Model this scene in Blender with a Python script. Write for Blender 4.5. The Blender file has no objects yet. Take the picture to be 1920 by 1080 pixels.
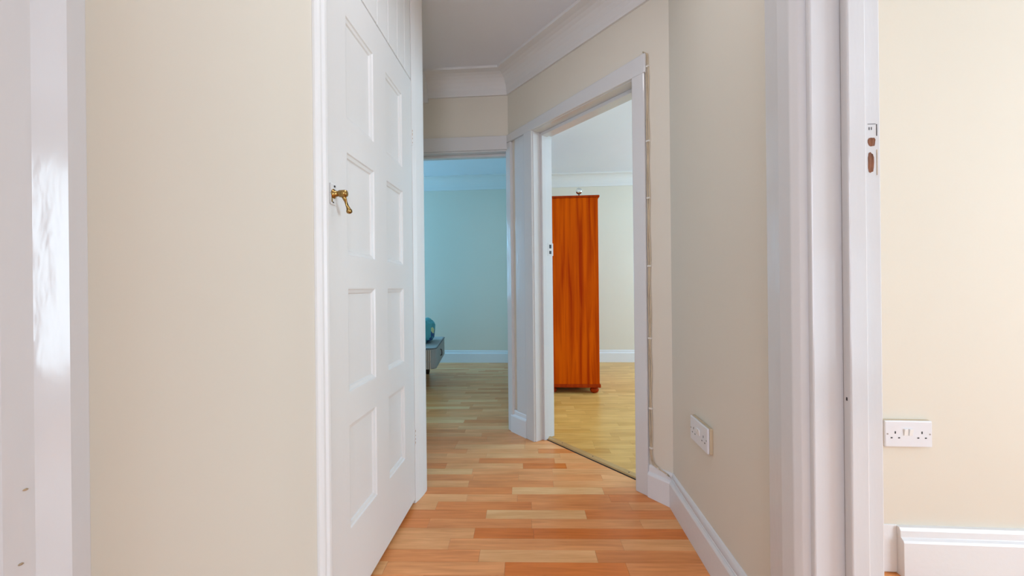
import bpy, bmesh, math, random
from mathutils import Vector, Matrix, noise
random.seed(7)
S = bpy.context.scene
COL = S.collection
R = math.radians

# ------------------------------------------------------------------ camera, world, lights, exposure
cam_d = bpy.data.cameras.new('camera'); cam = bpy.data.objects.new('camera', cam_d); COL.objects.link(cam)
cam.location = (0, 0, .96); cam.rotation_euler = (R(90), R(.6), R(4))
cam_d.sensor_fit = 'HORIZONTAL'; cam_d.sensor_width = 36; cam_d.lens = 13.5; cam_d.clip_start = .02
S.camera = cam
S.view_settings.view_transform = 'Standard'; S.view_settings.look = 'None'
S.view_settings.gamma = 1; S.view_settings.use_curve_mapping = False
S.view_settings.exposure = 0.14
S.cycles.max_bounces = 7; S.cycles.diffuse_bounces = 5; S.cycles.glossy_bounces = 3; S.cycles.use_denoising = True
S.cycles.sample_clamp_indirect = 6

wd = bpy.data.worlds.new('world'); S.world = wd; wd.use_nodes = True
wd.node_tree.nodes['Background'].inputs[0].default_value = (.75, .87, 1, 1)
wd.node_tree.nodes['Background'].inputs[1].default_value = .6

def area_light(name, loc, target, w, h, power, col):
    l = bpy.data.lights.new(name, 'AREA'); l.shape = 'RECTANGLE'; l.size = w; l.size_y = h
    l.energy = power; l.color = col
    o = bpy.data.objects.new(name, l); COL.objects.link(o); o.location = loc
    o.rotation_euler = (Vector(target) - Vector(loc)).to_track_quat('-Z', 'Y').to_euler()
    return o
# daylight at the window openings of each room, plus an added fill light in the hall
area_light('front_room_daylight', (2.8, -2.24, .72), (2.8, 0, .72), .8, 1.16, 5, (.66, .85, 1))
area_light('front_room_side_daylight', (3.44, -.6, 1.15), (0, -.6, 1.15), 1.6, 1.7, 93, (.70, .88, 1))
area_light('right_room_daylight', (3.44, 3.3, 1.4), (0, 3.3, 1.4), 1.7, 1.25, 102, (.51, .80, 1))
area_light('bedroom_daylight', (-3.64, 4.0, 1.4), (0, 4.0, 1.4), 1.5, 1.25, 69, (.18, .56, .87))
area_light('hall_fill_light', (0.0, -2.44, 1.25), (0, 0, 1.25), .8, 1.6, 28, (.77, .85, 1))  # unseen fill added behind the camera to brighten the end and splayed walls

# ------------------------------------------------------------------ materials
def nodes(m):
    m.use_nodes = True
    nt = m.node_tree
    return nt, nt.nodes, nt.links, nt.nodes['Principled BSDF']
def mat(name, col, rough=.5, bump=0, bscale=40, bstretch=(1, 1, 1), var=0, metal=0, spec=.5, vscale=2.0):
    m = bpy.data.materials.new(name); nt, N, L, B = nodes(m)
    B.inputs['Base Color'].default_value = (*col, 1); B.inputs['Roughness'].default_value = rough
    B.inputs['Metallic'].default_value = metal; B.inputs['Specular IOR Level'].default_value = spec
    g = N.new('ShaderNodeNewGeometry')
    if var:
        n = N.new('ShaderNodeTexNoise'); n.inputs['Scale'].default_value = vscale; n.inputs['Detail'].default_value = 4
        L.new(g.outputs['Position'], n.inputs['Vector'])
        r = N.new('ShaderNodeMix'); r.data_type = 'RGBA'
        r.inputs['A'].default_value = (*[c * (1 - var) for c in col], 1)
        r.inputs['B'].default_value = (*[min(1, c * (1 + var)) for c in col], 1)
        L.new(n.outputs['Fac'], r.inputs['Factor']); L.new(r.outputs['Result'], B.inputs['Base Color'])
    if bump:
        mp = N.new('ShaderNodeMapping'); mp.inputs['Scale'].default_value = bstretch
        n = N.new('ShaderNodeTexNoise'); n.inputs['Scale'].default_value = bscale; n.inputs['Detail'].default_value = 3
        b = N.new('ShaderNodeBump'); b.inputs['Strength'].default_value = bump; b.inputs['Distance'].default_value = .004
        L.new(g.outputs['Position'], mp.inputs['Vector']); L.new(mp.outputs['Vector'], n.inputs['Vector'])
        L.new(n.outputs['Fac'], b.inputs['Height']); L.new(b.outputs['Normal'], B.inputs['Normal'])
    return m

M = {}
M['cream'] = mat('cream_wall_paint', (.75, .69, .60), .75, .03, 120, var=.02)
M['ceiling'] = mat('white_ceiling_paint', (.78, .785, .85), .85, .15, 60, var=.03)
M['gloss'] = mat('white_gloss_paint', (.70, .69, .70), .13, .16, 45, (1, 1, .25), var=.02)
M['satin'] = mat('white_satin_paint', (.79, .78, .775), .3, .12, 60, (1, 1, .2), var=.02)
M['cove'] = mat('white_coving_paint', (.76, .735, .73), .6, .05, 50)
M['dark'] = mat('dark_gap', (.03, .022, .018), .9)
M['brass'] = mat('aged_brass', (.38, .235, .08), .25, .25, 130, var=.5, metal=1, vscale=60)
M['chip'] = mat('chipped_old_paint', (.50, .36, .22), .7, .3, 200, var=.5, vscale=80)
M['rawwood'] = mat('bare_brown_timber', (.20, .062, .018), .7, .6, 160, (1, 1, .2), var=.6, vscale=70)
M['plastic'] = mat('white_plastic', (.76, .76, .81), .3)
M['plastic2'] = mat('rocker_plastic', (.84, .84, .84), .25)
M['cream_plastic'] = mat('cream_plastic_box', (.60, .48, .33), .45)
M['slot'] = mat('black_slot', (.012, .01, .014), .6)
M['screw'] = mat('steel_screw', (.35, .34, .33), .4, metal=1)
M['cable'] = mat('cream_cable_sheath', (.60, .49, .35), .5, var=.2, vscale=20)
M['clip'] = mat('cable_clip', (.78, .74, .68), .4)
M['silver'] = mat('silver_ball', (.72, .74, .74), .16, metal=1)
M['dkmetal'] = mat('dark_metal', (.10, .09, .08), .4, metal=1)
M['skirt'] = mat('white_skirting_paint', (.79, .79, .82), .25, .1, 60, var=.02)
M['frame'] = mat('window_frame_white', (.8, .8, .8), .3)

PA = R(2.6)                       # the laminate runs 2.6 degrees off the hall's cross axis
def laminate(name, col):
    m = bpy.data.materials.new(name); nt, N, L, B = nodes(m)
    g = N.new('ShaderNodeNewGeometry'); oi = N.new('ShaderNodeObjectInfo')
    ad = N.new('ShaderNodeMath'); ad.operation = 'ADD'
    L.new(oi.outputs['Random'], ad.inputs[0]); L.new(g.outputs['Random Per Island'], ad.inputs[1])
    mu = N.new('ShaderNodeMath'); mu.operation = 'MULTIPLY'; mu.inputs[1].default_value = 37.
    L.new(ad.outputs[0], mu.inputs[0])
    rot = N.new('ShaderNodeVectorRotate'); rot.rotation_type = 'Z_AXIS'; rot.inputs['Angle'].default_value = -PA
    L.new(g.outputs['Position'], rot.inputs['Vector'])
    cb = N.new('ShaderNodeCombineXYZ'); L.new(mu.outputs[0], cb.inputs['Z'])
    va = N.new('ShaderNodeVectorMath'); va.operation = 'ADD'
    L.new(rot.outputs['Vector'], va.inputs[0]); L.new(cb.outputs['Vector'], va.inputs[1])
    mp = N.new('ShaderNodeMapping'); mp.inputs['Scale'].default_value = (1.6, 26, 1); L.new(va.outputs['Vector'], mp.inputs['Vector'])
    n1 = N.new('ShaderNodeTexNoise'); n1.inputs['Scale'].default_value = 3.2; n1.inputs['Detail'].default_value = 6
    n1.inputs['Distortion'].default_value = .8
    L.new(mp.outputs['Vector'], n1.inputs['Vector'])
    mp2 = N.new('ShaderNodeMapping'); mp2.inputs['Scale'].default_value = (2.2, 9, 1); L.new(va.outputs['Vector'], mp2.inputs['Vector'])
    n2 = N.new('ShaderNodeTexNoise'); n2.inputs['Scale'].default_value = 1.6; n2.inputs['Detail'].default_value = 2
    L.new(mp2.outputs['Vector'], n2.inputs['Vector'])
    s = N.new('ShaderNodeMath'); s.operation = 'ADD'; L.new(n1.outputs['Fac'], s.inputs[0]); L.new(n2.outputs['Fac'], s.inputs[1])
    mr = N.new('ShaderNodeMapRange'); mr.inputs['From Min'].default_value = .65; mr.inputs['From Max'].default_value = 1.35
    L.new(s.outputs[0], mr.inputs['Value'])
    mx = N.new('ShaderNodeMix'); mx.data_type = 'RGBA'
    mx.inputs['A'].default_value = (*[c * k for c, k in zip(col, (.80, .72, .62))], 1)
    mx.inputs['B'].default_value = (*[min(1, c * k) for c, k in zip(col, (1.12, 1.18, 1.25))], 1)
    L.new(mr.outputs['Result'], mx.inputs['Factor']); L.new(mx.outputs['Result'], B.inputs['Base Color'])
    B.inputs['Roughness'].default_value = .30; B.inputs['Specular IOR Level'].default_value = .3
    return m
def lerp(a, b, t): return tuple(x + (y - x) * t for x, y in zip(a, b))
NT = 7
HALL = [laminate('beech_laminate_tone', lerp((.80, .235, .05), (.98, .53, .24), i / (NT - 1))) for i in range(NT)]
ROOM = [laminate('yellow_laminate_tone', lerp((.66, .35, .085), (.83, .51, .165), i / (NT - 1))) for i in range(NT)]
M['subfloor'] = mat('laminate_joint', (.22, .10, .035), .6)

def wardrobe_wood(name, base, dark):
    m = bpy.data.materials.new(name); nt, N, L, B = nodes(m)
    g = N.new('ShaderNodeNewGeometry')
    mp = N.new('ShaderNodeMapping'); mp.inputs['Scale'].default_value = (16, 16, .7)
    n = N.new('ShaderNodeTexNoise'); n.inputs['Scale'].default_value = 1.7; n.inputs['Detail'].default_value = 7; n.inputs['Distortion'].default_value = .5
    L.new(g.outputs['Position'], mp.inputs['Vector']); L.new(mp.outputs['Vector'], n.inputs['Vector'])
    mp2 = N.new('ShaderNodeMapping'); mp2.inputs['Scale'].default_value = (1, 1, .05)
    w = N.new('ShaderNodeTexWave'); w.inputs['Scale'].default_value = 4.2; w.inputs['Distortion'].default_value = 4; w.inputs['Detail'].default_value = 2
    w.inputs['Detail Scale'].default_value = 1.4
    L.new(g.outputs['Position'], mp2.inputs['Vector']); L.new(mp2.outputs['Vector'], w.inputs['Vector'])
    a = N.new('ShaderNodeMath'); a.operation = 'MULTIPLY_ADD'; a.inputs[1].default_value = .09
    L.new(w.outputs['Fac'], a.inputs[0]); L.new(n.outputs['Fac'], a.inputs[2])
    cr = N.new('ShaderNodeValToRGB')
    cr.color_ramp.elements[0].position = .34; cr.color_ramp.elements[0].color = (*dark, 1)
    cr.color_ramp.elements[1].position = .68; cr.color_ramp.elements[1].color = (*base, 1)
    L.new(a.outputs[0], cr.inputs['Fac']); L.new(cr.outputs['Color'], B.inputs['Base Color'])
    B.inputs['Roughness'].default_value = .55; B.inputs['Specular IOR Level'].default_value = .04
    return m
M['wwood'] = wardrobe_wood('orange_pine_veneer', (.68, .105, .0005), (.38, .028, .0003))
M['wedge'] = wardrobe_wood('red_brown_pine_edge', (.42, .045, .004), (.26, .025, .003))

def stripe_mat():
    m = bpy.data.materials.new('striped_ticking'); nt, N, L, B = nodes(m)
    tc = N.new('ShaderNodeTexCoord'); w = N.new('ShaderNodeTexWave')
    w.bands_direction = 'X'; w.inputs['Scale'].default_value = 20; w.inputs['Distortion'].default_value = .3
    L.new(tc.outputs['Object'], w.inputs['Vector'])
    cr = N.new('ShaderNodeValToRGB'); cr.color_ramp.elements[0].position = .25; cr.color_ramp.elements[0].color = (.20, .11, .08, 1)
    cr.color_ramp.elements[1].position = .6; cr.color_ramp.elements[1].color = (.75, .60, .52, 1)
    L.new(w.outputs['Fac'], cr.inputs['Fac']); L.new(cr.outputs['Color'], B.inputs['Base Color']); B.inputs['Roughness'].default_value = .9
    return m
M['stripe'] = stripe_mat()
M['divan'] = mat('grey_divan_fabric', (.42, .40, .40), .9, .2, 300, var=.08)
M['piping'] = mat('dark_piping', (.17, .16, .17), .9)
def teal_mat():
    m = bpy.data.materials.new('teal_patterned_fabric'); nt, N, L, B = nodes(m)
    tc = N.new('ShaderNodeTexCoord'); v = N.new('ShaderNodeTexVoronoi'); v.inputs['Scale'].default_value = 9
    L.new(tc.outputs['Object'], v.inputs['Vector'])
    cr = N.new('ShaderNodeValToRGB'); e = cr.color_ramp
    e.interpolation = 'CONSTANT'
    e.elements[0].color = (.12, .42, .46, 1); e.elements[1].position = .62; e.elements[1].color = (.70, .66, .34, 1)
    x = e.elements.new(.74); x.color = (.04, .10, .26, 1); x = e.elements.new(.86); x.color = (.10, .36, .42, 1)
    sp = N.new('ShaderNodeSeparateColor'); L.new(v.outputs['Color'], sp.inputs[0])
    L.new(sp.outputs[0], cr.inputs['Fac']); L.new(cr.outputs['Color'], B.inputs['Base Color']); B.inputs['Roughness'].default_value = .85
    return m
M['teal'] = teal_mat()

# ------------------------------------------------------------------ helpers
def link(name, bm, m, parent=None, bevel=0, smooth=False, seg=2):
    bmesh.ops.recalc_face_normals(bm, faces=bm.faces)
    me = bpy.data.meshes.new(name); bm.to_mesh(me); bm.free()
    for x in (m if isinstance(m, list) else [m]): me.materials.append(x)
    if smooth:
        for p in me.polygons: p.use_smooth = True
    o = bpy.data.objects.new(name, me); COL.objects.link(o)
    if parent: o.parent = parent; o.matrix_parent_inverse = parent.matrix_world.inverted()
    if bevel:
        b = o.modifiers.new('bevel', 'BEVEL'); b.width = bevel; b.segments = seg; b.limit_method = 'ANGLE'
    return o
def tag(o, label, cat=None, group=None, kind=None):
    o['label'] = label
    if cat: o['category'] = cat
    if group: o['group'] = group
    if kind: o['kind'] = kind
    return o
def struct(o, label, cat): return tag(o, label, cat, None, 'structure')
def empty(name, loc=(0, 0, 0), rz=0):
    o = bpy.data.objects.new(name, None); COL.objects.link(o); o.location = loc; o.rotation_euler = (0, 0, rz)
    o.empty_display_size = .05
    bpy.context.view_layer.update()
    return o
def box(bm, x0, x1, y0, y1, z0, z1, T=None):
    c = [(x, y, z) for x in (x0, x1) for y in (y0, y1) for z in (z0, z1)]
    v = [bm.verts.new(T(*p) if T else p) for p in c]
    for f in ((0, 1, 3, 2), (4, 6, 7, 5), (0, 4, 5, 1), (2, 3, 7, 6), (0, 2, 6, 4), (1, 5, 7, 3)):
        bm.faces.new([v[i] for i in f])
    return bm
def boxes(lst, T=None):
    bm = bmesh.new()
    for b in lst: box(bm, *b, T=T)
    return bm
def prism(bm, poly, z0, z1, T=None):
    a = [bm.verts.new(T(x, y, z0) if T else (x, y, z0)) for x, y in poly]
    b = [bm.verts.new(T(x, y, z1) if T else (x, y, z1)) for x, y in poly]
    n = len(poly)
    bm.faces.new(a[::-1]); bm.faces.new(b)
    for i in range(n): bm.faces.new([a[i], a[(i + 1) % n], b[(i + 1) % n], b[i]])
    return bm
def sweep(bm, path, prof):
    """profile [(offset to the left of the path, z)] along a mitred plan path"""
    P = [Vector(p) for p in path]; rings = []
    for i, p in enumerate(P):
        d0 = (P[i] - P[i - 1]).normalized() if i else None
        d1 = (P[i + 1] - P[i]).normalized() if i < len(P) - 1 else None
        if d0 is None: d0 = d1
        if d1 is None: d1 = d0
        n0 = Vector((-d0.y, d0.x)); n1 = Vector((-d1.y, d1.x))
        mt = (n0 + n1).normalized(); k = 1 / max(.2, mt.dot(n0))
        rings.append([bm.verts.new((p.x + mt.x * k * o, p.y + mt.y * k * o, z)) for o, z in prof])
    for a, b in zip(rings, rings[1:]):
        for j in range(len(prof)):
            k = (j + 1) % len(prof); bm.faces.new([a[j], b[j], b[k], a[k]])
    bm.faces.new(rings[0]); bm.faces.new(rings[-1][::-1])
    return bm
def tube(bm, pts, rad, n=8):
    pts = [Vector(p) for p in pts]; rings = []
    for i, p in enumerate(pts):
        d = (pts[min(i + 1, len(pts) - 1)] - pts[max(i - 1, 0)]).normalized()
        up = Vector((0, 0, 1)) if abs(d.z) < .9 else Vector((1, 0, 0))
        a = d.cross(up).normalized(); b = d.cross(a)
        r = rad[i] if isinstance(rad, (list, tuple)) else rad
        rings.append([bm.verts.new(p + (a * math.cos(t) + b * math.sin(t)) * r) for t in [2 * math.pi * k / n for k in range(n)]])
    for a, b in zip(rings, rings[1:]):
        for j in range(n): bm.faces.new([a[j], a[(j + 1) % n], b[(j + 1) % n], b[j]])
    bm.faces.new(rings[0]); bm.faces.new(rings[-1][::-1])
    return bm
def lathe(bm, prof, c, n=20):
    rings = [[bm.verts.new((c[0] + r * math.cos(2 * math.pi * k / n), c[1] + r * math.sin(2 * math.pi * k / n), c[2] + z)) for k in range(n)] for r, z in prof]
    for a, b in zip(rings, rings[1:]):
        for j in range(n): bm.faces.new([a[j], a[(j + 1) % n], b[(j + 1) % n], b[j]])
    bm.faces.new(rings[0][::-1]); bm.faces.new(rings[-1])
    return bm

# ------------------------------------------------------------------ plan
XL, XR = -.57, .576               # hall side faces
A = Vector((.576, 1.717)); EV = Vector((-.663, .748)).normalized(); NV = Vector((EV.y, -EV.x))
YB = 2.59; SC = (YB - A.y) / EV.y; C = A + EV * SC     # corner of splayed wall and end wall
H = 2.40                          # ceiling
def W(s, d, z):                   # splayed wall frame: along the wall from the right, into the far room, up
    p = A + EV * s + NV * d
    return (p.x, p.y, z)

# ------------------------------------------------------------------ floor
fl = link('floor', boxes([(-3.8, 3.6, -2.6, 5.2, -.06, -.006)]), M['subfloor'])
struct(fl, 'beech strip laminate floor running through hall and rooms', 'floor')
ca, sa = math.cos(PA), math.sin(PA)
def pq(p, q): return Vector((p * ca - q * sa, p * sa + q * ca))
def clip(poly, pt, nrm):
    out = []
    for i, a in enumerate(poly):
        b = poly[(i + 1) % len(poly)]
        da, db = (a - pt).dot(nrm), (b - pt).dot(nrm)
        if da >= 0: out.append(a)
        if (da > 0 > db) or (da < 0 < db): out.append(a + (b - a) * (da / (da - db)))
    return out
PITCH, Q0, G = .0632, 1.281, .0003
FIX = {0: ([-.48, -.067, .351, .77], [.55, .13, .42]), 1: ([-.58, -.161, .258, .68], [.35, .72, .32]),
       2: ([-.70, -.282, .365, .79], [.66, .45, .62]), 3: ([-.62, -.195, .038, .653, .9], [.68, .02, .10, .4]),
       4: ([-.39, .032, .475, .9], [.42, .45, .7]), 5: ([-.58, -.159, .262, .68], [.28, .88, .28]),
       6: ([-.385, .035, .466, .88], [.18, .42, .5]), 8: ([-.47, -.054, .375, .79], [.28, .9, .45]),
       9: ([-.27, .146, .56], [.42, .6]), 12: ([-.83, -.417, -.001, .231, .65], [.22, .62, .1, .55])}
dth = A + NV * .10                # the joint under the threshold bar
pieces = []
rng = random.Random(11)
for k in range(-38, 60):
    q0 = Q0 + k * PITCH; q1 = q0 + PITCH
    if k in FIX:
        seams, tones = FIX[k]; seams, tones = list(seams), list(tones)
    else:
        seams, tones = [rng.uniform(-.42, 0)], []
        seams.append(seams[0] + .42); tones.append(rng.triangular(.1, .95, .5))
    while seams[0] > -3.3: seams.insert(0, seams[0] - .42 * rng.choice((1, 1, 1, .55))); tones.insert(0, rng.triangular(.1, .95, .5))
    while seams[-1] < 3.4: seams.append(seams[-1] + .42 * rng.choice((1, 1, 1, .55))); tones.append(rng.triangular(.1, .95, .5))
    for (p0, p1), t in zip(zip(seams, seams[1:]), tones):
        quad = [pq(p0 + G, q0 + G), pq(p1 - G, q0 + G), pq(p1 - G, q1 - G), pq(p0 + G, q1 - G)]
        xc = -.09; vx = Vector((1, 0)); pX = Vector((xc, 0))
        left = clip(quad, pX, -vx); right = clip(quad, pX, vx)
        if len(left) > 2 and len(right) > 2 and max(v.y for v in quad) < 2.66:   # hall piece: keep whole across the line
            left = []; right = quad
        if len(left) > 2: pieces.append((left, t, 0))
        if len(right) > 2:
            a = clip(right, dth, -NV); b = clip(right, dth, NV)
            for pl, side in ((a, 0), (b, 1)):
                if len(pl) > 2:
                    cc = sum(pl, Vector((0, 0))) / len(pl)
                    pieces.append((pl, t, 1 if side and cc.y > 1.42 and cc.x > -.09 else 0))
def inside(p):
    x, y = p
    if y < .95 or y > 4.9: return False
    ang = math.degrees(math.atan2(x, y)) + 4          # bearing from the camera axis
    rel = (p - A).dot(NV)
    if rel < 0 and x > XL and y < YB: return True
    b = math.degrees(math.atan2(x * math.cos(R(4)) + y * math.sin(R(4)), y * math.cos(R(4)) - x * math.sin(R(4))))
    if y > YB - .1 and x < -.15 and -13 < b < 0: return True
    if rel >= 0 and x > -.05 and 5 < b < 19 and y > 1.6: return True
    return False
def area(pl): return abs(sum(a.x * b.y - b.x * a.y for a, b in zip(pl, pl[1:] + pl[:1]))) / 2
cand = []
for i, (pl, t, rm) in enumerate(pieces):
    c = sum(pl, Vector((0, 0))) / len(pl)
    vis = any(inside(v) for v in [c] + pl + [(v + c) / 2 for v in pl])
    if vis: cand.append((area(pl) / (c.length ** 3), i))
cand.sort(reverse=True); near = {i for _, i in cand[:285]}
far = bmesh.new(); far_idx = []
for i, (pl, t, rm) in enumerate(pieces):
    ti = min(NT - 1, int(t * NT)) ; mm = (ROOM if rm else HALL)[ti]
    if i in near:
        bm = bmesh.new(); prism(bm, pl, -.006, 0); link('floor_strip', bm, mm, fl)
    else:
        n0 = len(far.faces); prism(far, pl, -.006, 0)
        far_idx += [ti + (NT if rm else 0)] * (len(far.faces) - n0)
fo = link('floor_strips', far, HALL + ROOM, fl); fo['kind'] = 'stuff'
for p, ix in zip(fo.data.polygons, far_idx): p.material_index = ix

# ------------------------------------------------------------------ ceiling
ce = link('ceiling', boxes([(-3.8, 3.6, -2.6, 5.2, H, H + .08)]), M['ceiling'])
struct(ce, 'plain white painted ceiling above the hall', 'ceiling')

# ------------------------------------------------------------------ walls
Z0 = 0.0
def wall(name, lst, label, T=None, m='cream'):
    return struct(link(name, boxes(lst, T), M[m]), label, 'wall')
wall('wall_left', [(XL - .12, XL, .43, .965, Z0, H), (XL - .12, XL, -.45, .43, 2.0, H), (XL - .12, XL, -2.45, -.45, Z0, H),
                   (XL - .12, XL, .965, 1.80, 2.36, H)],
     'pale cream wall on the left, nearest the camera')
wall('wall_left_return', [(-1.40, XL - .03, 1.74, 1.80, Z0, H), (-1.46, -1.40, 1.74, YB, Z0, H),
                          (-1.40, -1.34, .90, 1.74, Z0, H), (-1.40, XL - .12, .86, .92, Z0, H)],
     'cream return wall behind the panelled cupboard door')
wall('wall_right', [(XR, .71, .90, A.y, Z0, H), (XR, .71, .08, .90, 2.0, H), (XR, .71, -2.45, .08, Z0, H)],
     'cream hall wall on the right with the angled socket')
SR, SL, DT = .185, .905, .15      # doorway in the splayed wall
wall('wall_splayed', [(0, SR - .02, 0, DT, Z0, H), (SR - .02, SL + .02, 0, DT, 1.955, H), (SL + .02, SC, .006, DT, Z0, 1.955), (SL + .02, SC, 0, DT, 1.955, H)],
     'cream splayed wall around the wardrobe room doorway', W)
XO0, XO1 = -.97, -.205            # doorway in the end wall
wall('wall_back', [(-1.46, XO0 - .02, YB, YB + .1, Z0, H), (XO0 - .02, C.x, YB, YB + .1, 1.90, H)],
     'cream end wall above the bedroom doorway')
wall('wall_between', [(-.17, -.07, YB + .06, 5.05, Z0, H)], 'partition wall between the two far rooms')
wall('wall_bedroom_far', [(-3.7, -.12, 4.93, 5.05, Z0, H)], 'far bedroom wall tinted blue green by the daylight')
wall('wall_bedroom_side', [(-3.72, -3.6, YB, 3.25, Z0, H), (-3.72, -3.6, 4.75, 5.05, Z0, H), (-3.72, -3.6, 3.25, 4.75, Z0, .78), (-3.72, -3.6, 3.25, 4.75, 2.03, H),
                           (-3.7, -1.46, YB, YB + .1, Z0, H)], 'bedroom side wall with the window opening')
wall('wall_room_far', [(-.12, 3.52, 4.99, 5.11, Z0, H)], 'cream far wall behind the orange wardrobe')
wall('wall_room_side', [(3.4, 3.52, 1.42, 2.45, Z0, H), (3.4, 3.52, 4.15, 5.0, Z0, H), (3.4, 3.52, 2.45, 4.15, Z0, .78), (3.4, 3.52, 2.45, 4.15, 2.03, H)],
     'side wall of the wardrobe room with the window opening')
wall('wall_front_room', [(.70, 3.45, 1.365, 1.47, Z0, H)], 'bright cream wall seen through the opening on the far right')
wall('wall_front_room_side', [(3.4, 3.52, -2.3, -1.4, Z0, H), (3.4, 3.52, .2, 1.42, Z0, H), (3.4, 3.52, -1.4, .2, Z0, .3), (3.4, 3.52, -1.4, .2, 2.0, H)], 'side wall of the room on the right')
wall('wall_front_room_window', [(.70, 2.4, -2.32, -2.2, Z0, H), (3.2, 3.52, -2.32, -2.2, Z0, H), (2.4, 3.2, -2.32, -2.2, Z0, .14), (2.4, 3.2, -2.32, -2.2, 1.3, H)],
     'window wall of the room on the right')
wall('wall_hall_end', [(XL - .12, -.4, -2.52, -2.4, Z0, H), (.4, .716, -2.52, -2.4, Z0, H), (-.4, .4, -2.52, -2.4, Z0, .4), (-.4, .4, -2.52, -2.4, 2.05, H)],
     'hall end wall behind the camera with an opening added for the fill light')  # opening invented to hold the added hall fill

# window frames around the daylight openings
def window(name, x0, x1, y0, y1, z0, z1, label):
    e = empty(name, ((x0 + x1) / 2, (y0 + y1) / 2, z0)); struct(e, label, 'window')
    al = 'x' if x1 - x0 > y1 - y0 else 'y'; t = .05
    def bar(a0, a1, b0, b1):
        if al == 'x': link('window_bar', boxes([(a0, a1, y0, y1, b0, b1)]), M['frame'], e)
        else: link('window_bar', boxes([(x0, x1, a0, a1, b0, b1)]), M['frame'], e)
    lo, hi = (x0, x1) if al == 'x' else (y0, y1)
    bar(lo, lo + t, z0, z1); bar(hi - t, hi, z0, z1); bar(lo + t, hi - t, z0, z0 + t); bar(lo + t, hi - t, z1 - t, z1)
    mid = (lo + hi) / 2; bar(mid - .03, mid + .03, z0 + t, z1 - t)
window('window_1', 2.4, 3.2, -2.23, -2.19, .14, 1.3, 'white framed low window of the room on the right')
window('window_4', 3.39, 3.43, -1.4, .2, .3, 2.0, 'white framed side window of the room on the right')
window('window_2', 3.39, 3.43, 2.45, 4.15, .78, 2.03, 'white framed window of the wardrobe room')
window('window_3', -3.63, -3.59, 3.25, 4.75, .78, 2.03, 'white framed window of the bedroom')

# ------------------------------------------------------------------ coving
def cove(zb=2.262, r=.125):
    pts = [(-.002, H + .002), (-.002, zb), (.012, zb), (.014, zb + .012)]
    for k in range(8):
        a = k / 7 * math.pi / 2
        cx, cz = .014 + (r - .03) , zb + .012
        pts.append((.014 + (r - .03) * (1 - math.cos(a)), zb + .012 + (H - .016 - zb - .012) * math.sin(a)))
    pts += [(r - .002, H - .014), (r, H + .002)]
    return pts
def trim(name, bm, label, m='gloss', bevel=.0025, smooth=False): return struct(link(name, bm, M[m], None, bevel, smooth), label, 'trim')
bm = bmesh.new(); sweep(bm, [(XR, -2.4), tuple(A), tuple(C), (-.742, YB)], cove())
trim('trim_1', bm, 'white plaster coving along the right, splayed and end hall walls', 'cove', 0)
bm = bmesh.new(); sweep(bm, [(-.742, YB), (-1.4, YB)], [(o if o < .1 else o, z - (.028 if z < H else 0)) for o, z in cove(2.262, .118)])
trim('trim_2', bm, 'stepped end of white coving beside the cupboard frame', 'cove', 0)
bm = bmesh.new(); sweep(bm, [(XL, .96), (XL, -2.4)], cove())
trim('trim_3', bm, 'white plaster coving on the left hall wall', 'cove', 0)
bm = bmesh.new(); sweep(bm, [(-.17, 4.93), (-3.6, 4.93)], cove(2.235))
trim('trim_4', bm, 'white coving along the far bedroom wall', 'cove', 0)
bm = bmesh.new(); sweep(bm, [(3.4, 4.99), (-.07, 4.99)], cove(2.25))
trim('trim_5', bm, 'white coving along the wall above the wardrobe', 'cove', 0)

# ------------------------------------------------------------------ skirting boards
def skirt(h=.145, t=.02):
    return [(-.002, 0), (t, 0), (t, h - .043), (t - .003, h - .036), (t - .011, h - .030), (t - .0125, h - .010), (t - .017, h), (-.002, h)]
def base(name, path, label, prof=None):
    bm = bmesh.new(); sweep(bm, path, prof or skirt()); return struct(link(name, bm, M['skirt'], None, .0012), label, 'skirting board')
ar = W(.115, 0, 0); base('baseboard_right', [(XR, .992), tuple(A), ar[:2]], 'white moulded skirting board under the hall socket')
b0, b1 = W(.986, 0, 0), W(1.145, 0, 0)
base('baseboard_splayed', [b0[:2], b1[:2]], 'short white skirting block between the two far doorways', skirt(.15, .018))
base('baseboard_bedroom', [(-.17, 4.93), (-3.6, 4.93)], 'white skirting board along the far bedroom wall', skirt(.158))
base('baseboard_room', [(3.4, 4.99), (-.07, 4.99)], 'white skirting board behind the wardrobe', skirt(.157))
base('baseboard_front', [(3.4, 1.365), (1.177, 1.365)], 'white skirting board on the bright wall at far right', skirt(.158, .03))
base('baseboard_front_end', [(1.177, 1.365), (1.0, 1.365)], 'short thin end piece of white skirting beside the door jamb',
     [(-.002, .005), (.006, .005), (.006, .125), (.004, .16), (-.002, .16)])
base('baseboard_left', [(XL, .93), (XL, .44)], 'white skirting board along the near left wall')

# ------------------------------------------------------------------ doorway in the splayed wall
l_lin = boxes([(SR - .02, SR, -.004, DT + .004, 0, 1.955), (SL, SL + .02, -.004, DT + .004, 0, 1.955), (SR, SL, -.004, DT + .004, 1.935, 1.955)], W)
dl = trim('trim_6', l_lin, 'white gloss door lining of the splayed doorway')
for s0, s1 in ((SR, SR + .014), (SL - .016, SL)):
    link('door_stop', boxes([(s0, s1, .055, .11 if s0 < .5 else .09, 0, 1.935)], W), M['gloss'], dl, .002)
link('door_stop', boxes([(SR + .014, SL - .016, .055, .10, 1.915, 1.935)], W), M['gloss'], dl, .002)
link('architrave', boxes([(.115, SR - .004, -.016, 0, 0, 1.94)], W), M['gloss'], dl, .004)
link('architrave', boxes([(SL + .004, .986, -.016, .004, 0, 1.94)], W), M['gloss'], dl, .004)
bm = bmesh.new()
pts = [(.108, 1.938), (SC - .005, 1.938), (SC - .005, 1.988), (.108, 2.026)]
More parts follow.
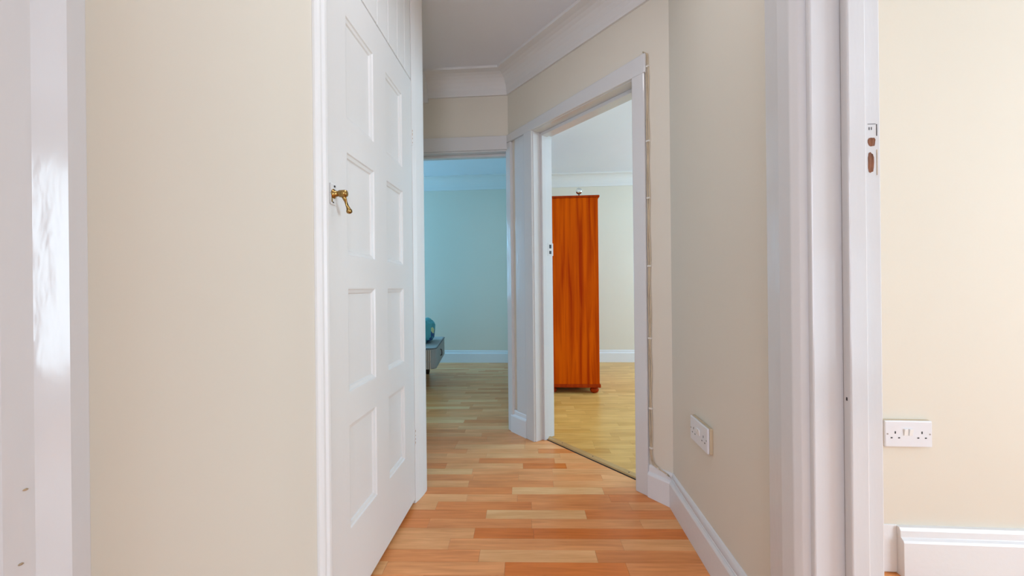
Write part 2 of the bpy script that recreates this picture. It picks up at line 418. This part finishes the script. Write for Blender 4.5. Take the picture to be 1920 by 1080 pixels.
va = [bm.verts.new(W(s, -.018, z)) for s, z in pts]; vb = [bm.verts.new(W(s, .003, z)) for s, z in pts]
bm.faces.new(va); bm.faces.new(vb[::-1])
for i in range(4): bm.faces.new([va[i], va[(i + 1) % 4], vb[(i + 1) % 4], vb[i]])
link('head_architrave', bm, M['gloss'], dl, .004)
for a, b in ((.135, .20), (.205, .40), (.41, .47), (.56, .60)):
    bm = bmesh.new(); zt = lambda q: 2.026 - (q - .108) / (SC - .113) * .038
    pr = [(a, zt(a) - .0005), (b, zt(b) - .0005), (b, zt(b) + .0016), (a, zt(a) + .0016)]
    va = [bm.verts.new(W(q, -.006, z)) for q, z in pr]; vb = [bm.verts.new(W(q, .001, z)) for q, z in pr]
    bm.faces.new(va); bm.faces.new(vb[::-1])
    for i in range(4): bm.faces.new([va[i], va[(i + 1) % 4], vb[(i + 1) % 4], vb[i]])
    link('paint_crack', bm, M['rawwood'], dl)
link('infill_panel', boxes([(.986, 1.092, -.003, .006, .12, 1.938)], W), M['gloss'], dl)
link('corner_bead', boxes([(1.125, SC + .012, -.014, .01, .0, 1.938)], W), M['gloss'], dl, .006)
link('keep_plate', boxes([(SL - .0012, SL, .112, .158, 1.165, 1.245)], W), M['gloss'], dl)
for z0, z1 in ((1.212, 1.236), (1.176, 1.196)):
    link('keep_slot', boxes([(SL - .0018, SL + .001, .124, .142, z0, z1)], W), M['slot'], dl)

# ------------------------------------------------------------------ threshold bar
bm = bmesh.new()
prof = [(.078, 0), (.078, .003), (.084, .008), (.116, .008), (.122, .003), (.122, 0)]
ra = [bm.verts.new(W(SR, d, z)) for d, z in prof]; rb = [bm.verts.new(W(SL, d, z)) for d, z in prof]
bm.faces.new(ra); bm.faces.new(rb[::-1])
for j in range(6): bm.faces.new([ra[j], rb[j], rb[(j + 1) % 6], ra[(j + 1) % 6]])
th = link('threshold_bar', bm, mat('oak_threshold', (.55, .33, .13), .4, var=.2, vscale=9))
tag(th, 'narrow oak threshold bar across the wardrobe room doorway', 'threshold bar')
link('joint', boxes([(SR, SL, .070, .079, .0, .0012)], W), M['dark'], th)
for s in (.30, .54, .78): link('screw', lathe(bmesh.new(), [(.004, 0), (.004, .0006)], W(s, .10, .0078), 8), M['dkmetal'], th)

# ------------------------------------------------------------------ doorway in the end wall
d2 = trim('trim_7', boxes([(XO0 - .02, XO0, YB - .004, YB + .104, 0, 1.90), (XO1, C.x + .008, YB + .004, YB + .104, 0, 1.90), (XO0, XO1, YB - .004, YB + .104, 1.885, 1.90)]),
          'white gloss door lining of the bedroom doorway')
link('head_architrave', boxes([(XO0 - .09, C.x - .006, YB - .018, YB, 1.893, 1.986)]), M['gloss'], d2, .004)
link('architrave', boxes([(XO0 - .09, XO0 - .006, YB - .018, YB, 0, 1.893)]), M['gloss'], d2, .004)
link('paint_crack', boxes([(-.42, C.x - .01, YB - .004, YB + .001, 1.9855, 1.9885)]), M['rawwood'], d2)
link('door_stop', boxes([(XO0, XO1, YB + .045, YB + .085, 1.868, 1.885)]), M['gloss'], d2, .002)
link('door_stop', boxes([(XO1 - .012, XO1, YB + .045, YB + .085, 0, 1.868)]), M['gloss'], d2, .002)

# ------------------------------------------------------------------ right hand opening: jamb, stop, architrave, old latch mortice
YJ = .868
d3 = trim('trim_8', boxes([(.586, .727, YJ, .90, 0, 2.0), (.586, .727, .08, .11, 0, 2.0), (.586, .727, .11, YJ, 1.97, 2.0)]),
          'white gloss door jamb at right with old latch mortice', 'gloss', .003)
link('door_stop', boxes([(.646, .682, YJ - .021, YJ, 0, 1.97)]), M['gloss'], d3, .003)
bm = bmesh.new(); prism(bm, [(XR, .992), (.566, .992), (.560, .985), (.556, .930), (.560, .895), (.570, .882), (.590, .880), (.590, .90), (XR, .90)], 0, 2.06)
link('architrave', bm, M['gloss'], d3, .002)
link('architrave', boxes([(XR - .018, XR, .02, .10, 0, 2.06)]), M['gloss'], d3, .003)
link('head_architrave', boxes([(XR - .018, XR, .10, .885, 1.99, 2.06)]), M['gloss'], d3, .003)
def blob(name, xs, zs, m, seed, y=YJ - .0006, n=14, pw=4):
    rg = random.Random(seed); cx, cz = sum(xs) / 2, sum(zs) / 2; rx, rz = (xs[1] - xs[0]) / 2, (zs[1] - zs[0]) / 2
    poly = []
    for k in range(n):
        a = 2 * math.pi * k / n; c, s = math.cos(a), math.sin(a)
        rr = (abs(c) ** pw + abs(s) ** pw) ** (-1 / pw) * rg.uniform(.86, 1.03)
        poly.append((cx + rx * rr * c, cz + rz * rr * s))
    bm = bmesh.new(); prism(bm, poly, y, y + .0016, T=lambda x, z, yy: (x, yy, z)); return link(name, bm, M[m], d3)
blob('latch_mortice', (.701, .7165), (1.253, 1.272), 'rawwood', 1)
blob('latch_mortice', (.701, .713), (1.196, 1.241), 'rawwood', 2)
link('paint_crack', boxes([(.7185, .7198, YJ - .0006, YJ + .001, 1.275, 1.300)]), M['slot'], d3)
link('paint_crack', boxes([(.7185, .7198, YJ - .0006, YJ + .001, 1.192, 1.246)]), M['chip'], d3)
for z in (1.288,): 
    for x in (.7035, .708): link('nail_hole', boxes([(x, x + .0012, YJ - .0006, YJ + .001, z, z + .006)]), M['slot'], d3)
link('paint_crack', boxes([(.701, .717, YJ - .0006, YJ + .001, 1.300, 1.3008)]), M['slot'], d3)
link('nail_hole', boxes([(.646 - .0006, .648, YJ - .012, YJ - .009, .715, .722)]), M['slot'], d3)

# ------------------------------------------------------------------ left edge: architrave of the opening beside the camera
bm = bmesh.new()
prism(bm, [(XL, .434), (-.5535, .434), (-.548, .431), (-.5465, .411), (-.5572, .386), (-.560, .362), (-.566, .352), (-.566, .335), (XL, .335)], 0, 2.06)
d4 = trim('trim_9', bm, 'white gloss architrave at the extreme left edge', 'gloss', .001)
link('head_architrave', boxes([(XL, -.552, -.45, .36, 1.99, 2.06)]), M['gloss'], d4, .003)
link('architrave', boxes([(XL, -.552, -.53, -.44, 0, 1.99)]), M['gloss'], d4, .003)
link('jamb', boxes([(XL - .12, XL, .35, .43, 0, 2.0), (XL - .12, XL, -.45, -.42, 0, 2.0), (XL - .12, XL, -.42, .35, 1.97, 2.0)]), M['gloss'], d4, .002)
for y, z in ((.3785, .747), (.3745, .669)): link('dent', lathe(bmesh.new(), [(.0016, -.001), (.0024, 0), (.0012, .001)], (-.5577 - (.3815 - y) * .1, y, z), 8), M['chip'], d4)
d5 = empty('door_3', (XL - .08, -.03, 0)); struct(d5, 'closed flush white door in the opening beside the camera', 'door')
link('leaf', boxes([(XL - .10, XL - .06, -.415, .345, .01, 1.965)]), M['satin'], d5, .002)

# ------------------------------------------------------------------ panelled cupboard door on the left
Y0, Y1, ZT = .992, 1.678, 1.888
d1 = empty('door_1', (XL, (Y0 + Y1) / 2, 0)); struct(d1, 'white eight panel cupboard door with brass lever handle', 'door')
XF, XB = -.560, -.596             # leaf faces
cols = [(1.092, 1.286), (1.388, 1.562)]
rows = [(.252, .563), (.655, .966), (1.058, 1.369), (1.462, 1.773)]
def panel_leaf(parent, y0, y1, z0, z1, cols, rows, leafname='stile'):
    ys = [y0] + [v for c in cols for v in c] + [y1]
    for i in range(0, len(ys), 2): link('stile', boxes([(XB, XF, ys[i], ys[i + 1], z0, z1)]), M['satin'], parent)
    zs = [z0] + [v for r in rows for v in r] + [z1]
    for c in cols:
        for i in range(0, len(zs), 2): link('rail', boxes([(XB, XF, c[0], c[1], zs[i], zs[i + 1])]), M['satin'], parent)
        for r in rows:
            bm = bmesh.new(); a, b = c; lo, hi = r
            lv = [(0, XF), (.004, XF - .0005), (.007, XF - .004), (.016, XF - .0065), (.019, XF - .0105), (.030, XF - .0105)]
            rings = []
            for o, x in lv: rings.append([bm.verts.new((x, y, z)) for y, z in ((a + o, lo + o), (b - o, lo + o), (b - o, hi - o), (a + o, hi - o))])
            for p, q in zip(rings, rings[1:]):
                for j in range(4): bm.faces.new([p[j], p[(j + 1) % 4], q[(j + 1) % 4], q[j]])
            bm.faces.new(rings[-1])
            back = [bm.verts.new((XB + .005, y, z)) for y, z in ((a, lo), (b, lo), (b, hi), (a, hi))]
            bm.faces.new(back[::-1])
            for j in range(4): bm.faces.new([rings[0][j], back[j], back[(j + 1) % 4], rings[0][(j + 1) % 4]])
            link('panel', bm, M['satin'], parent)
panel_leaf(d1, Y0, Y1, .022, ZT, cols, rows)
# lever handle
hy, hz = 1.012, 1.222
ha = link('handle', boxes([(XF, XF + .004, hy - .014, hy + .013, hz - .030, hz + .028)]), M['satin'], d1, .003); ha['label'] = 'worn brass lever handle'
bm = bmesh.new(); tube(bm, [(XF + .001, hy, hz), (XF + .006, hy, hz), (XF + .008, hy, hz), (XF + .020, hy, hz)], [.014, .013, .008, .007], 14); link('rose', bm, M['brass'], ha, smooth=True)
bm = bmesh.new(); tube(bm, [(XF + .018, hy, hz), (XF + .021, hy, hz), (XF + .036, hy, hz), (XF + .041, hy, hz), (XF + .043, hy, hz)], [.006, .0098, .0102, .0085, .004], 16); link('barrel', bm, M['brass'], ha, smooth=True)
bm = bmesh.new(); tube(bm, [(XF + .031, hy, hz - .004), (XF + .033, hy + .006, hz - .016), (XF + .035, hy + .011, hz - .028), (XF + .037, hy + .015, hz - .037),
    (XF + .038, hy + .018, hz - .043), (XF + .0385, hy + .020, hz - .048), (XF + .039, hy + .021, hz - .051)], [.0068, .0048, .0042, .0052, .0082, .0078, .003], 14); link('lever', bm, M['brass'], ha, smooth=True)
link('worn_paint', boxes([(XF + .0038, XF + .0046, hy - .012, hy - .006, hz - .024, hz - .002)]), M['brass'], ha)
link('screw', lathe(bmesh.new(), [(.0025, -.0025), (.003, 0), (.0025, .0025)], (XF + .0042, hy + .004, hz + .021), 8), M['slot'], ha)
link('screw', lathe(bmesh.new(), [(.0018, -.0018), (.002, 0), (.0018, .0018)], (XF + .0042, hy - .003, hz - .024), 8), M['slot'], ha)
for zc in (.30, 1.642):
    hg = link('hinge', boxes([(XF - .008, XF + .004, Y1 + .001, Y1 + .006, zc - .04, zc + .04)]), M['satin'], d1, .0015)
    rg = random.Random(int(zc * 100))
    for k in range(4):
        z = zc - .03 + k * .017
        link('chipped_paint', boxes([(XF + .0035, XF + .0046, Y1 + .0015, Y1 + .0045, z, z + rg.uniform(.004, .012))]), M['chip'], hg)
# upper cupboard leaf
dU = empty('door_2', (XL, (Y0 + Y1) / 2, 1.9)); struct(dU, 'white upper cupboard door above the panelled door', 'door')
ub = [Y0, 1.10, 1.21, 1.32, 1.42, 1.515, 1.60, Y1]
for a, b in zip(ub, ub[1:]): link('board', boxes([(XB, XF, a, b - .0006, 1.896, 2.335)]), M['satin'], dU, .004)
# frame of the cupboard door
d6 = trim('trim_10', boxes([(XB - .02, XF + .002, .962, .989, 0, 2.36)]), 'white gloss frame and architrave around the cupboard door', 'satin', .002)
bm = bmesh.new(); prism(bm, [(XL, .940), (-.563, .940), (-.558, .944), (-.5545, .950), (-.5545, .958), (-.549, .963), (-.548, .972), (-.551, .978), (XL, .980)], 0, 2.36); link('architrave', bm, M['satin'], d6, .001)
bm = bmesh.new(); prism(bm, [(XB - .03, 1.684), (-.560, 1.684), (-.557, 1.694), (-.551, 1.715), (-.545, 1.75), (-.541, 1.785), (-.543, 1.803), (-.552, 1.812), (XB - .03, 1.812)], 0, H); link('hinge_post', bm, M['satin'], d6, .002)
link('head', boxes([(XB - .02, XF, .989, 1.684, 2.34, 2.362)]), M['satin'], d6)
link('cupboard_lining', boxes([(-1.30, XB - .012, .93, .95, 0, 2.36), (-1.30, XB - .012, 1.70, 1.72, 0, 2.36)]), M['dark'], d6)

# ------------------------------------------------------------------ sockets
def socket(name, label, org, u, w, box_d):
    """org = centre on the wall, u = rightwards as seen, w = out of the wall"""
    o = Vector(org); u = Vector(u).normalized(); w = Vector(w).normalized(); up = Vector((0, 0, 1))
    T = lambda a, b, c: tuple(o + u * a + up * b + w * c)
    e = empty(name, org); tag(e, label, 'wall socket', 'double wall sockets')
    link('back_box', boxes([(-.0735, .0735, -.0435, .0435, 0, box_d)], T), M['cream_plastic'], e, .002)
    fp = link('faceplate', boxes([(-.073, .073, -.043, .043, box_d, box_d + .008)], T), M['plastic'], e, .003)
    z = box_d + .008
    for cx in (-.041, .041):
        for a, b, c, d in ((cx - .002, cx + .002, .001, .009), (cx - .0145, cx - .0085, -.0145, -.0105), (cx + .0085, cx + .0145, -.0145, -.0105)):
            link('pin_slot', boxes([(a, b, c, d, z - .003, z + .0002)], T), M['slot'], fp)
    for cx in (-.009, .007):
        bm = bmesh.new()
        prism(bm, [(-.009, 0), (.013, 0), (.013, .0045), (-.009, .0015)], cx - .006, cx + .0055, T=lambda b, c, a: T(a, b + .004, z + c)); link('rocker_switch', bm, M['plastic2'], fp, .0006)
    for cx in (-.065, .065):
        bm = bmesh.new(); tube(bm, [T(cx, 0, z - .002), T(cx, 0, z + .0004)], .0028, 10); link('screw', bm, M['screw'], fp)
    return e
socket('wall_socket', 'white double socket on cream box on the right hall wall', (XR, 1.400, .438), (0, -1, 0), (-1, 0, 0), .011)
socket('wall_socket', 'white double socket on the bright wall seen through the right opening', (1.205, 1.365, .467), (1, 0, 0), (0, -1, 0), .010)

# ------------------------------------------------------------------ surface cable
e = empty('surface_cable', W(.105, -.004, .15)); tag(e, 'thin cream twin cable clipped beside the splayed doorway architrave', 'cable')
for j, off in enumerate((.108, .100)):
    pts = [W(.118, -.006, 2.034)] if j == 0 else [W(.125, -.006, 2.040)]
    for k in range(34):
        z = 2.02 - k * .055
        pts.append(W(off + .0022 * math.sin(k * 1.3 + j * 2), -.005, z))
    pts += [W(off - .006, -.006, .17), W(off - .016 - .004 * j, -.009, .153), W(.06, -.016, .149), W(.022, -.018, .140), W(.006, -.020, .135)]
    bm = bmesh.new(); tube(bm, pts, .0029, 7); link('cord', bm, M['cable'], e, smooth=True)
bm = bmesh.new(); tube(bm, [W(.006, -.020, .135), (XR - .0155, 1.68, .134), (XR - .0155, 1.6, .128), (XR - .0155, 1.5, .126), (XR - .0155, 1.4, .122), (XR - .0155, 1.2, .122), (XR - .0155, 1.02, .122)], .0022, 7)
link('cord', bm, M['skirt'], e, smooth=True)
for z in (1.96, 1.62, 1.36, 1.05, .72, .40, .22): link('cable_clip', boxes([(.0955, .1125, -.0095, 0, z, z + .008)], W), M['clip'], e, .001)
for s, z in ((.062, .1475), (.02, .137)): link('cable_clip', boxes([(s - .004, s + .004, -.0215, -.012, z - .004, z + .004)], W), M['clip'], e, .001)

# ------------------------------------------------------------------ wardrobe
wx0, wx1, wy0, wy1 = .0, .540, 3.5, 4.36
we = empty('wardrobe', ((wx0 + wx1) / 2, (wy0 + wy1) / 2, 0)); tag(we, 'tall orange pine wardrobe on bun feet seen from its side', 'wardrobe')
link('side_panel', boxes([(wx0, wx1 - .02, wy0, wy0 + .018, .085, 1.768)]), M['wwood'], we, .001)
link('side_panel', boxes([(wx0, wx1 - .02, wy1 - .018, wy1, .085, 1.768)]), M['wwood'], we, .001)
link('front_edge', boxes([(wx1 - .0205, wx1 - .002, wy0 + .001, wy0 + .030, .085, 1.768)]), M['wwood'], we, .002)
link('back_panel', boxes([(wx0, wx0 + .006, wy0 + .018, wy1 - .018, .085, 1.768)]), M['wwood'], we)
link('top_board', boxes([(wx0 - .005, wx1 + .012, wy0 - .012, wy1 + .012, 1.768, 1.788)]), M['wedge'], we, .006, seg=3)
link('plinth', boxes([(wx0 - .003, wx1 + .008, wy0 - .008, wy1 + .008, .055, .085)]), M['wedge'], we, .006, seg=3)
for i in range(2):
    y0 = wy0 + .032 + i * .40; dr = link('door', boxes([(wx1 - .02, wx1 - .001, y0, y0 + .396, .33, 1.76)]), M['wwood'], we, .002)
    bm = bmesh.new(); ky = y0 + (.36 if i == 0 else .036); tube(bm, [(wx1 - .001, ky, 1.0), (wx1 + .010, ky, 1.0), (wx1 + .016, ky, 1.0), (wx1 + .026, ky, 1.0), (wx1 + .030, ky, 1.0)], [.007, .006, .014, .015, .006], 12); link('knob', bm, M['wedge'], dr, smooth=True)
dw = link('drawer', boxes([(wx1 - .02, wx1 - .001, wy0 + .032, wy1 - .032, .10, .32)]), M['wwood'], we, .002)
for ky in (wy0 + .22, wy1 - .22):
    bm = bmesh.new(); tube(bm, [(wx1 - .001, ky, .21), (wx1 + .010, ky, .21), (wx1 + .016, ky, .21), (wx1 + .026, ky, .21), (wx1 + .030, ky, .21)], [.007, .006, .014, .015, .006], 12); link('knob', bm, M['wedge'], dw, smooth=True)
for x in (wx0 + .115, wx1 - .045):
    for y in (wy0 + .045, wy1 - .045):
        link('bun_foot', lathe(bmesh.new(), [(.018, 0), (.032, .006), (.040, .022), (.040, .032), (.032, .045), (.024, .050), (.024, .056)], (x, y, 0), 18), M['wedge'], we, smooth=True)

bl = empty('ball_ornament', (.372, 3.52, 1.788)); tag(bl, 'small silver ball on a dark stem on top of the wardrobe', 'ornament')
link('stem', lathe(bmesh.new(), [(.014, 0), (.014, .003), (.006, .006), (.005, .018)], (.372, 3.52, 1.788), 14), M['dkmetal'], bl, smooth=True)
bm = bmesh.new(); bmesh.ops.create_uvsphere(bm, u_segments=24, v_segments=16, radius=.029); bmesh.ops.translate(bm, verts=bm.verts, vec=(.372, 3.52, 1.788 + .044)); link('ball', bm, M['silver'], bl, smooth=True)

# ------------------------------------------------------------------ divan bed (far room)
BA = math.atan2(.13, .85)         # turned a little on the floor
be = empty('divan_bed', (-.955, 3.5, 0), BA); tag(be, 'grey divan bed base with striped side at the bedroom door', 'bed')
TB = Matrix.Translation((-.955, 3.5, 0)) @ Matrix.Rotation(BA, 4, 'Z')
def tb(x, y, z): return tuple(TB @ Vector((x, y, z)))
# rounded plan outline, the foot end at x = 0, long side facing the camera at y = 0
def rr(x0, x1, y0, y1, r, n=6):
    P = []
    for cx, cy, a0 in ((x1 - r, y0 + r, -90), (x1 - r, y1 - r, 0), (x0 + r, y1 - r, 90), (x0 + r, y0 + r, 180)):
        for k in range(n + 1):
            a = R(a0 + 90 * k / n); P.append((cx + r * math.cos(a), cy + r * math.sin(a)))
    return P
bm = bmesh.new(); prism(bm, rr(-1.9, 0, .004, .86, .05), .212, .412, T=tb); link('mattress_base', bm, M['divan'], be, .014, seg=3)
def strip_side(z0, z1, nm):
    bm = bmesh.new(); prism(bm, [(-1.85, .006), (-.052, .006), (-.052, -.002), (-1.85, -.002)], z0, z1)
    o = link(nm, bm, M['stripe']); o.parent = be; o.matrix_parent_inverse = Matrix(); return o
strip_side(.216, .283, 'striped_border'); strip_side(.288, .392, 'striped_border')
bm = bmesh.new(); o = rr(-1.9, 0, .004, .86, .05); tube(bm, [tb(x, y, .404) for x, y in o] + [tb(*o[0], .404)], .005, 6); link('piping', bm, M['piping'], be, smooth=True)
bm = bmesh.new(); tube(bm, [tb(.001, .33, .35), tb(.014, .34, .345), tb(.016, .36, .315), tb(.014, .37, .285), tb(.001, .38, .278)], .006, 8); link('side_handle', bm, M['piping'], be, smooth=True)
for x, y in ((-.19, .06), (-.19, .80), (-1.75, .06), (-1.75, .80)):
    bm = bmesh.new(); c = tb(x, y, 0); lathe(bm, [(.018, 0), (.024, .03), (.03, .20), (.03, .214)], c, 12); link('leg', bm, mat('dark_brown_leg', (.05, .018, .01), .5), be, smooth=True)

# soft teal bag on the bed
bg = empty('holdall_bag', tb(-.27, .42, .412), BA); tag(bg, 'soft teal patterned bag lying on the divan bed', 'bag')
bm = bmesh.new(); bmesh.ops.create_uvsphere(bm, u_segments=36, v_segments=24, radius=1)
for v in bm.verts:
    p = v.co.copy(); f = lambda a, k: math.copysign(abs(a) ** k, a)
    q = Vector((f(p.x, .55) * .20, f(p.y, .6) * .20, f(p.z, .45) * .125))
    q += p * .022 * noise.noise(p * 2.3) + p * .010 * noise.noise(p * 6)
    q.z = max(q.z, -.118) + .118
    v.co = Vector(tb(-.27, .42, .412)) + TB.to_3x3() @ q
link('bag_body', bm, M['teal'], bg, smooth=True)
bm = bmesh.new(); c0 = (-.24, .40, .64)
tube(bm, [tb(c0[0] + .05 * math.cos(a), c0[1] + .01 * math.cos(a), c0[2] + .03 * math.sin(a)) for a in [math.pi * k / 10 for k in range(-1, 12)]], .008, 8); link('carry_handle', bm, M['dkmetal'], bg, smooth=True)

# ------------------------------------------------------------------ fill light added to brighten the hall floor, unseen above the frame
cl = empty('ceiling_fill_light', (0, 1.0, H)); tag(cl, 'round flush light added as unseen fill above the hall floor', 'added fill light')
link('rim', lathe(bmesh.new(), [(.15, -.03), (.16, -.02), (.16, 0)], (0, 1.0, H), 28), M['frame'], cl)
l = bpy.data.lights.new('fill_lamp', 'AREA'); l.shape = 'DISK'; l.size = .28; l.energy = 3.2; l.color = (.94, .95, 1)
lo = bpy.data.objects.new('fill_lamp', l); COL.objects.link(lo); lo.parent = cl; lo.location = (0, 0, -.034)
